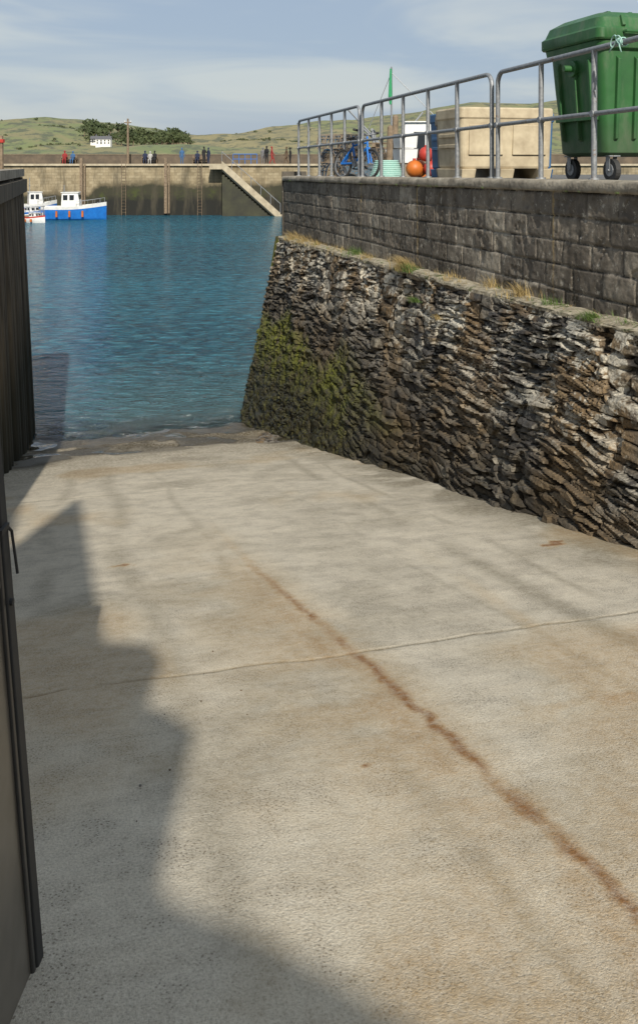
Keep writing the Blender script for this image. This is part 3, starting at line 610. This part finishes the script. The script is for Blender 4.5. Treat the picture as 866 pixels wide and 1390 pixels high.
# ---------------------------------------------------------------- far quay
fq=MB(); fq.box((0,94,1.5),(160,8,7),0); fq.build('harbour_wall',[m_far])
mb=MB(); mb.box((0,90.0,4.93),(160.02,.5,.2)); mb.build('coping',[m_conc],parent=bpy.data.objects['harbour_wall'])
mb=MB(); mb.box((0,97.6,5.5),(160,.5,1.0)); mb.box((0,97.6,6.03),(160,.6,.08),1); mb.build('parapet_wall',[M('dark_stone',(.15,.115,.08),(.08,.065,.05),1.2,.9,0),M('parapet_cap',(.22,.18,.12),bump=0)])
mb=MB(); x0,x1=-9.3,-3.7; n=22; yf=88.2
for i in range(n):
    u=i/n; xx=x0+(x1-x0)*u; z=5-5.0*(i+1)/n
    mb.box((xx+(x1-x0)/n/2,yf+.95,z-.35),((x1-x0)/n+.002*(i%2),1.5,.9),0)
sl=lambda a,b,y0,y1,mi,th=.9: mb.add([(x0+a,y0,5.0+b),(x1+a,y0,.0+b),(x1+a,y0,-th+b),(x0+a,y0,5-th+b),(x0+a,y1,5.0+b),(x1+a,y1,.0+b),(x1+a,y1,-th+b),(x0+a,y1,5-th+b)],[(0,3,2,1),(4,5,6,7),(0,1,5,4),(3,7,6,2),(0,4,7,3),(1,2,6,5)],mi)
sl(0,.30,yf-.1,yf+.12,0,.75)
mb.add([(x0,yf+.2,4.3),(x1,yf+.2,-.7),(x0,yf+.2,-1),(x0,yf+1.7,4.3),(x1,yf+1.7,-.7),(x0,yf+1.7,-1)],[(0,2,1),(3,4,5),(0,1,4,3),(0,3,5,2),(1,2,5,4)],2)
mb.box((x0-.6,yf+.9,4.75),(1.2,2,.5),0); mb.box((x1+.7,yf+.9,-.3),(1.4,2,.8),0)
for i in range(7):
    u=i/6; xx=x0+(x1-x0)*u; z=5.3-5*u; mb.cyl((xx,yf+.02,z),(xx,yf+.02,z+.9),.03,n=6,mi=1)
mb.cyl((x0,yf+.02,6.2),(x1,yf+.02,1.2),.035,n=6,mi=1)
mb.build('stone_steps',[m_conc,m_galv,M('step_shade_stone',(.05,.05,.025),(.025,.024,.016),.8,bump=0)])  # dark third material paints the shade under the flight
mb=MB()
for px in(112,226):
    x=(px-433)*.072; mb.box((x,89.62,2.9),(.28,.3,5.4),0); mb.box((x+.3,89.7,2.6),(.14,.2,4.8),0)
mb.build('fender_posts',[m_wood])
def ladder(x):
    mb=MB()
    for q in(-.2,.2): mb.cyl((x+q,89.6,0),(x+q,89.6,5.3),.025,n=6)
    for k in range(16): mb.cyl((x-.2,89.6,.3+k*.3),(x+.2,89.6,.3+k*.3),.015,n=5)
    mb.build('harbour_ladder',[m_wood])
ladder(-19.0); ladder(-11.6)
mb=MB(); mb.cyl((0,0,0),(0,0,4.6),.13,.09,8); mb.box((0,0,4.2),(.7,.08,.1))
for q in(-.3,.3): mb.cyl((q,0,4.25),(q,0,4.4),.04,n=6,mi=1)
mb.build('telegraph_pole',[m_wood,m_white],loc=(-19.3,93,5))
mb=MB()
for k in range(5): mb.cyl((k*.6,0,0),(k*.6,0,1.0),.03,n=6)
mb.cyl((0,0,1.0),(2.4,0,1.0),.035,n=6); mb.cyl((0,0,.5),(2.4,0,.5),.03,n=6); mb.build('safety_barrier',[m_blue],loc=(-8.6,92.2,5))
def bench(x,y):
    par=bpy.data.objects.new('park_bench',None); COL.objects.link(par); par.location=(x,y,5)
    mb=MB(); [mb.box((0,-.15+.12*i,.45),(1.7,.1,.03)) for i in range(4)]; mb.build('seat',[m_wood],parent=par)
    mb=MB(); [mb.box((0,.28,.6+.13*i),(1.7,.03,.1)) for i in range(3)]; mb.build('backrest',[m_wood],parent=par)
    mb=MB(); [(mb.box((q,-.15,.22),(.06,.06,.44)),mb.box((q,.27,.45),(.06,.06,.9)),mb.box((q,.05,.62),(.06,.45,.04))) for q in(-.78,.78)]; mb.build('legs',[m_wood],parent=par)
m_skin=M('skin',(.5,.3,.21),(.45,.26,.18),5,.6,0)
def cloth(name,c): return M(name,c,tuple(x*.8 for x in c),6,.9,0)
cl={k:cloth('cloth_'+k,v) for k,v in dict(navy=(.02,.03,.07),black=(.02,.02,.022),red=(.30,.03,.03),blue=(.05,.13,.28),grey=(.16,.16,.17),pale=(.45,.44,.42),brown=(.12,.08,.05),jeans=(.05,.08,.16)).items()}
m_hair=[M('hair_dark',(.03,.02,.015),bump=0),M('hair_grey',(.35,.34,.32),bump=0),M('hair_brown',(.12,.07,.035),bump=0)]
def person(x,y,rz,jk,tr_,pose='stand',hair=0,z=5.0,sc=1.0):
    sit=pose=='sit'; V=[];E=[];R=[]
    def a(p,r,par=None):
        V.append(p);R.append(r)
        if par is not None: E.append((par,len(V)-1))
        return len(V)-1
    pz=.58 if sit else .95
    pel=a((0,0,pz),.15); wa=a((0,.01,pz+.17),.135,pel); ch=a((0,.0,pz+.38),.16,wa); nb=a((0,.0,pz+.52),.085,ch); nk=a((0,-.01,pz+.585),.055,nb)
    hd=a((0,-.02,pz+.66),.078,nk); hc=a((0,-.01,pz+.73),.092,hd); ht=a((0,0,pz+.79),.065,hc)
    hands=[]
    for sx in(-1,1):
        sh=a((sx*.18,0,pz+.47),.068,ch)
        if sit: el=a((sx*.24,-.05,pz+.2),.048,sh); wr=a((sx*.13,-.30,pz+.14),.034,el); hn=a((sx*.10,-.37,pz+.13),.036,wr)
        elif pose=='walk': el=a((sx*.24,sx*.10,pz+.20),.048,sh); wr=a((sx*.25,sx*.16-.10,pz-.04),.034,el); hn=a((sx*.25,sx*.17-.13,pz-.12),.036,wr)
        elif pose=='talk' and sx>0: el=a((sx*.26,-.04,pz+.2),.048,sh); wr=a((sx*.18,-.26,pz+.3),.034,el); hn=a((sx*.16,-.33,pz+.34),.036,wr)
        else: el=a((sx*.25,.03,pz+.19),.048,sh); wr=a((sx*.26,-.03,pz-.05),.034,el); hn=a((sx*.26,-.05,pz-.13),.036,wr)
        hands.append((Vector(V[wr]),Vector(V[hn])))
        hp=a((sx*.095,0,pz-.06),.11,pel)
        if sit: kn=a((sx*.12,-.44,.52),.07,hp); an=a((sx*.12,-.46,.10),.045,kn)
        elif pose=='walk': kn=a((sx*.1,-.10-sx*.10,.50),.07,hp); an=a((sx*.1,-sx*.25,.10),.045,kn)
        else: kn=a((sx*.11,-.015,.50),.07,hp); an=a((sx*.12,.02,.09),.045,kn)
        ay=V[an][1]; a((sx*.14,ay-.15,.035),.036,an)
    me=bpy.data.meshes.new('p'); me.from_pydata(V,E,[]); ob=bpy.data.objects.new('p',me); COL.objects.link(ob)
    sk_=ob.modifiers.new('s','SKIN'); sv=me.skin_vertices[0].data
    for i,r in enumerate(R): sv[i].radius=(r*(1.15 if i in(1,2) else 1),r*(.8 if i in(0,1,2) else 1)); sv[i].use_root=(i==0)
    su=ob.modifiers.new('u','SUBSURF'); su.levels=1; su.render_levels=1
    dg=bpy.context.evaluated_depsgraph_get(); dg.update(); nm=bpy.data.meshes.new_from_object(ob.evaluated_get(dg)); bpy.data.objects.remove(ob)
    bm=bmesh.new(); bm.from_mesh(nm)
    def blob(c,r,mi):
        q=bmesh.ops.create_icosphere(bm,subdivisions=2,radius=1,matrix=Matrix.Translation(c)@Matrix.Diagonal((*r,1)))
        fs=set(f for v in q['verts'] for f in v.link_faces)
        for f in fs: f.material_index=mi; f.smooth=True
    for f in bm.faces:
        c=f.calc_center_median(); f.smooth=True
        dh=min((c-h).length for w_,h in hands)
        if c.z>pz+.575: f.material_index=2
        elif dh<.06: f.material_index=2
        elif c.z<.085: f.material_index=4
        elif (c.z<pz-.02 and abs(c.x)<.23 and not(not sit and abs(c.x)>.21)) or (sit and c.y<-.12 and c.z<.62): f.material_index=1
        else: f.material_index=0
    for w_,h in hands:
        d=(h-w_).normalized(); sd=d.cross(Vector((0,1,0))).normalized() if abs(d.y)<.9 else Vector((1,0,0))
        for k in range(5):
            b=h+sd*(k-1.5)*.018 if k<4 else h-d*.03+sd*.035
            L_=(.075,.085,.08,.06,.05)[k]; e=b+d*L_+(sd*.03 if k==4 else Vector((0,-.012,0)))
            q=bmesh.ops.create_cone(bm,cap_ends=True,segments=5,radius1=.010,radius2=.007,depth=(e-b).length,matrix=Matrix.Translation((b+e)/2)@(e-b).to_track_quat('Z','Y').to_matrix().to_4x4())
            for f in set(f for v in q['verts'] for f in v.link_faces): f.material_index=2
    blob((0,.02,pz+.76),(.098,.105,.09),3); blob((0,-.115,pz+.685),(.014,.02,.02),2)
    for sx in(-1,1): blob((sx*.03,-.098,pz+.705),(.012,.008,.008),4); blob((sx*.093,0,pz+.69),(.012,.02,.03),2)
    blob((0,-.092,pz+.64),(.028,.01,.006),4)
    nb_=bpy.data.meshes.new('person'); bm.to_mesh(nb_); bm.free()
    nb_.materials.clear()
    for m_ in(jk,tr_,m_skin,m_hair[hair],cl['black']): nb_.materials.append(m_)
    o_=bpy.data.objects.new('person',nb_); COL.objects.link(o_); o_.location=(x,y,z); o_.rotation_euler[2]=rz; o_.scale=(sc,)*3
PX=lambda px,Y:(px-433)/1250*Y
bench(PX(93,96.8),96.8); bench(PX(203,96.8),96.8); bench(PX(272,96.8),96.8)
for px,Y,rz,j,t,p,h,sc in ((88,96.62,.1,'red','jeans','sit',0,1),(99,96.62,-.1,'blue','black','sit',1,.97),(197,96.62,.1,'navy','black','sit',2,1),(204,96.62,0,'pale','jeans','sit',1,.95),(210,96.62,-.2,'black','jeans','sit',0,1),
    (247,93.5,.4,'blue','jeans','stand',2,.93),(268,96.62,0,'navy','black','sit',0,1),(277,93.6,.9,'black','grey','talk',2,1),(283,93.9,-.8,'navy','black','stand',1,.95),
    (357,93,.3,'grey','black','stand',0,.95),(362,92.6,-.5,'black','navy','talk',2,1.03),(369,92.8,1.6,'red','black','walk',0,1),(389,94,-1.4,'brown','jeans','walk',1,1),(394,94.2,-1.2,'black','black','stand',0,.94)):
    person(PX(px,Y),Y,rz,cl[j],cl[t],p,h,sc=sc)
# ---------------------------------------------------------------- hills
sky_px=[-900,-400,0,60,110,150,200,250,290,330,400,470,540,600,640,700,740,866,1200,1700]; sky_y=[195,178,166,160,161,167,176,183,184,181,172,164,154,146,140,142,138,134,146,188]
xs=np.linspace(-1500,1500,420); ys=np.concatenate([np.linspace(380,1000,70),np.linspace(1010,2200,20)])
Xg,Yg=np.meshgrid(xs,ys); top=np.interp(Xg/950*1250+433,sky_px,[(222-v)/1250*950+5 for v in sky_y])
sm=sst
Zh=-1+3*sm(400,440,Yg)+ (9+5*fbm(Xg*.012,Yg*.02,4,90))*sm(430,540,Yg)*(1-.6*sm(560,640,Yg)) + (top-6)*sm(600,950,Yg)+ (fbm(Xg*.02,Yg*.02,5,95)-.5)*9*sm(420,600,Yg)
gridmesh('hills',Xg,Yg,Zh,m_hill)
def hz(x,y):
    i=np.abs(xs-x).argmin(); j=np.abs(ys-y).argmin(); return Zh[j,i]
mb=MB()
def clump(x,y,z,r):
    for k in range(30):
        a=random.uniform(0,6.28);el=random.uniform(-.2,1.4);q=r*random.uniform(.3,1.1); c=Vector((x+q*math.cos(a)*math.cos(el),y+q*math.sin(a)*math.cos(el),z+r*.8+q*math.sin(el)*.8))
        d=r*random.uniform(.18,.4); vs=[c+Vector((random.gauss(0,1),random.gauss(0,1),random.gauss(0,1))).normalized()*d for _ in range(4)]
        mb.add(vs,[(0,1,2),(0,2,3),(0,3,1),(1,3,2)])
    mb.cyl((x,y,z-1),(x,y,z+r),.4,.2,5,1)
for i in range(150):
    px=random.choice([random.gauss(208,20),random.gauss(170,18),random.gauss(235,12),random.gauss(128,6)]); Y=random.uniform(760,850); x=PX(px,Y); clump(x,Y,hz(x,Y),random.uniform(3.0,6.5))
for i in range(70):
    px=random.uniform(-20,420); Y=random.uniform(640,900); x=PX(px,Y); clump(x,Y,hz(x,Y)-1.5,random.uniform(1.5,2.6))
for px0,px1,Ya,Yb in((10,110,700,760),(60,140,820,860),(250,330,700,720),(0,60,650,640),(300,420,800,760)):
    for i in range(45):
        u=i/44; Y=Ya+(Yb-Ya)*u; x=PX(px0+(px1-px0)*u,Y); clump(x,Y,hz(x,Y)-1.4,random.uniform(.9,1.7))
mb.build('distant_trees',[m_leaf,m_wood])
def house(px,Y,w_,d_,h,name='white_house'):
    x=PX(px,Y); z=hz(x,Y)-1; par=bpy.data.objects.new(name,None); COL.objects.link(par); par.location=(x,Y,z+3)
    mb=MB(); mb.box((0,0,h/2-1.5),(w_,d_,h+3)); mb.add([(-w_/2,-d_/2,h),(w_/2,-d_/2,h),(w_/2,d_/2,h),(-w_/2,d_/2,h),(-w_/2,0,h+d_*.4),(w_/2,0,h+d_*.4)],[(0,3,4),(1,5,2)]); mb.build('walls',[m_render],parent=par)
    mb=MB(); k=.4; mb.add([(-w_/2-k,-d_/2-k,h-.2),(w_/2+k,-d_/2-k,h-.2),(w_/2+k,0,h+d_*.42),(-w_/2-k,0,h+d_*.42),(-w_/2-k,d_/2+k,h-.2),(w_/2+k,d_/2+k,h-.2)],[(0,1,2,3),(3,2,5,4)]); mb.box((w_*.35,0,h+d_*.42+.5),(1,.8,1.8)); mb.build('roof',[m_slate],parent=par)
    mb=MB()
    for i in range(4): mb.box((-w_/2+w_*(i+.5)/4,-d_/2-.02,h*.7),(1.1,.08,1.2)); mb.box((-w_/2+w_*(i+.5)/4,-d_/2-.02,h*.25),(1.1,.08,1.2 if i!=1 else 2.0))
    mb.build('windows',[m_dark],parent=par)
house(141,745,12,6,4.2); house(128,755,5,5,3.4)
# ---------------------------------------------------------------- gate leaf at the left
gx=lambda z:-.635-.083*(z-3.16)
par=bpy.data.objects.new('steel_gate',None); COL.objects.link(par)
def slab(mb,y0,y1,z0,z1,x_off,th,mi):
    f=lambda y:(y-2.13)*(-.03)
    P=[(gx(z)+x_off+f(y)-o_,y,z) for o_ in(0,th) for y,z in((y0,z0),(y1,z0),(y1,z1),(y0,z1))]
    mb.add(P,[(3,2,1,0),(4,5,6,7),(0,1,5,4),(1,2,6,5),(2,3,7,6),(3,0,4,7)],mi)
TZ=4.68
mb=MB(); slab(mb,.5,2.075,3.05,TZ,-.012,.03,0); mb.build('panel',[M('gate_panel',(.20,.175,.14),(.09,.078,.06),3.5,.32,.2,12,.01)],parent=par)
mb=MB(); slab(mb,2.085,2.13,2.95,TZ,0,.055,0); slab(mb,2.065,2.083,2.95,TZ,-.004,.04,1); slab(mb,.5,2.06,4.05,4.07,-.004,.03,1)
mb.build('frame',[m_black,M('gate_frame',(.06,.055,.05),None,6,.4,.2)],parent=par,bevel=.004)
mb=MB(); zc=4.17; mb.box((gx(zc)+.002,2.09,zc),(.012,.05,.012)); mb.tube([(gx(zc)+.004,2.11,zc),(gx(zc)+.008,2.13,zc-.02),(gx(zc)+.020,2.135,zc-.12)],.0035,6); mb.cyl((gx(4.0)-.004,2.1,4.0),(gx(4.0)+.008,2.1,4.0),.008,n=8); mb.build('latch',[m_black],parent=par)
# ---------------------------------------------------------------- made-up building out of view, outline shaped to cast the big shadow
par=bpy.data.objects.new('shadow_caster_building',None); COL.objects.link(par)
dX,dZ,YB=-.449,-2.123,-5.0
prof=[(-9,4.7-dZ-.6),(2.7,4.7-dZ-.6),(2.5,9.2),(1.95,9.9),(1.67,10.24),(1.40,10.38),(1.18,10.45),(1.02,10.58),(1.02,10.72),(1.20,10.84),(1.25,10.98),(1.12,11.08),(.93,11.13),(1.06,11.23),(1.12,11.36),(1.05,11.49),(.83,11.52),(.70,11.95),(.44,12.9),(.20,13.80),(.14,13.75),(.24,12.9),(.34,11.9),(.08,11.9),(-.26,13.3),(-.82,15.3),(-1.3,16.6),(-9,16.6)]
prof=[(x+dX,z+dZ) for x,z in prof]
mb=MB(); n=len(prof); vs=[(x,YB,z) for x,z in prof]+[(x,YB-3,z) for x,z in prof]
mb.add(vs,[tuple(range(n)),tuple(range(2*n-1,n-1,-1))]+[(i,n+i,n+(i+1)%n,(i+1)%n) for i in range(n)]); mb.build('walls',[m_caster],parent=par)
mb=MB()
for x in(-7.5,-5.5,-3.5,-1.9):
    for z in(7,9.5,12): mb.box((x,YB+.02,z),(1,.08,1.4),0); mb.box((x,YB+.06,z-.75),(1.2,.12,.1),1)
mb.box((.6,YB+.02,5.75),(1.1,.08,2.1),2); mb.build('caster_windows_door',[m_dark,m_render,m_blue],parent=par)
# ---------------------------------------------------------------- grass
mb=MB()
def tuft(t,s,z,n,h,sp,mi,hang=0):
    x,y=W(t,s)
    for _ in range(n):
        a=random.uniform(0,6.28); r=abs(random.gauss(0,sp)); bx,by=x+r*math.cos(a)*CT*.6,y+r*math.sin(a)*1.0; H=h*random.uniform(.5,1.15); a2=random.uniform(0,6.28); lean=H*random.uniform(.2,.75)
        dx,dy=math.cos(a2)*lean-hang*CT,math.sin(a2)*lean; w_=random.uniform(.0018,.0035); px_,py_=-math.sin(a2)*w_,math.cos(a2)*w_
        P=[]
        for k in range(4):
            u=k/3; ww=(1-u*.9); c=(bx+dx*u**1.7,by+dy*u**1.7,z+H*(u-.35*u*u*(lean/H))-hang*u*u*.6); P+= [(c[0]-px_*ww,c[1]-py_*ww,c[2]),(c[0]+px_*ww,c[1]+py_*ww,c[2])]
        mb.add(P,[(0,1,3,2),(2,3,5,4),(4,5,7,6)],mi)
for t,s,n,h,sp,mi,hg in ((3.8,16.9,260,.26,.16,1,.1),(3.78,15.9,260,.22,.2,1,.08),(3.8,15.0,200,.16,.2,1,.05),(3.82,12.8,240,.18,.16,0,.04),(3.8,12.2,140,.14,.12,1,.05),(3.76,10.5,520,.28,.13,1,.14),(3.74,10.3,260,.18,.12,0,.08),(3.85,8.3,110,.18,.1,1,.03),(3.82,7.6,220,.19,.14,1,.04),(3.8,7.0,90,.12,.1,0,.02),(3.74,6.25,260,.12,.1,0,.07),(3.8,5.9,90,.08,.08,0,.02),(3.88,9.3,100,.12,.2,1,0),(3.88,13.8,160,.12,.4,1,0)):
    tuft(t,s,ledgez(s)-.005,n,h,sp,mi,hg)
for i in range(90): s=random.uniform(5.5,18); tuft(random.choice([3.88,3.75]),s,ledgez(s)-.005,random.randint(4,16),random.uniform(.03,.10),.03,random.randrange(2),0)
tuft(3.60,9.75,3.45,200,.11,.06,0,.07); tuft(3.58,9.0,3.38,60,.1,.05,1,.06)
for i in range(25): s=random.uniform(5,18); tuft(3.87,s,quayz(s)-.07,random.randint(2,6),random.uniform(.03,.06),.02,0,.03)
mb.build('grass_tufts',[m_grass,m_dry])
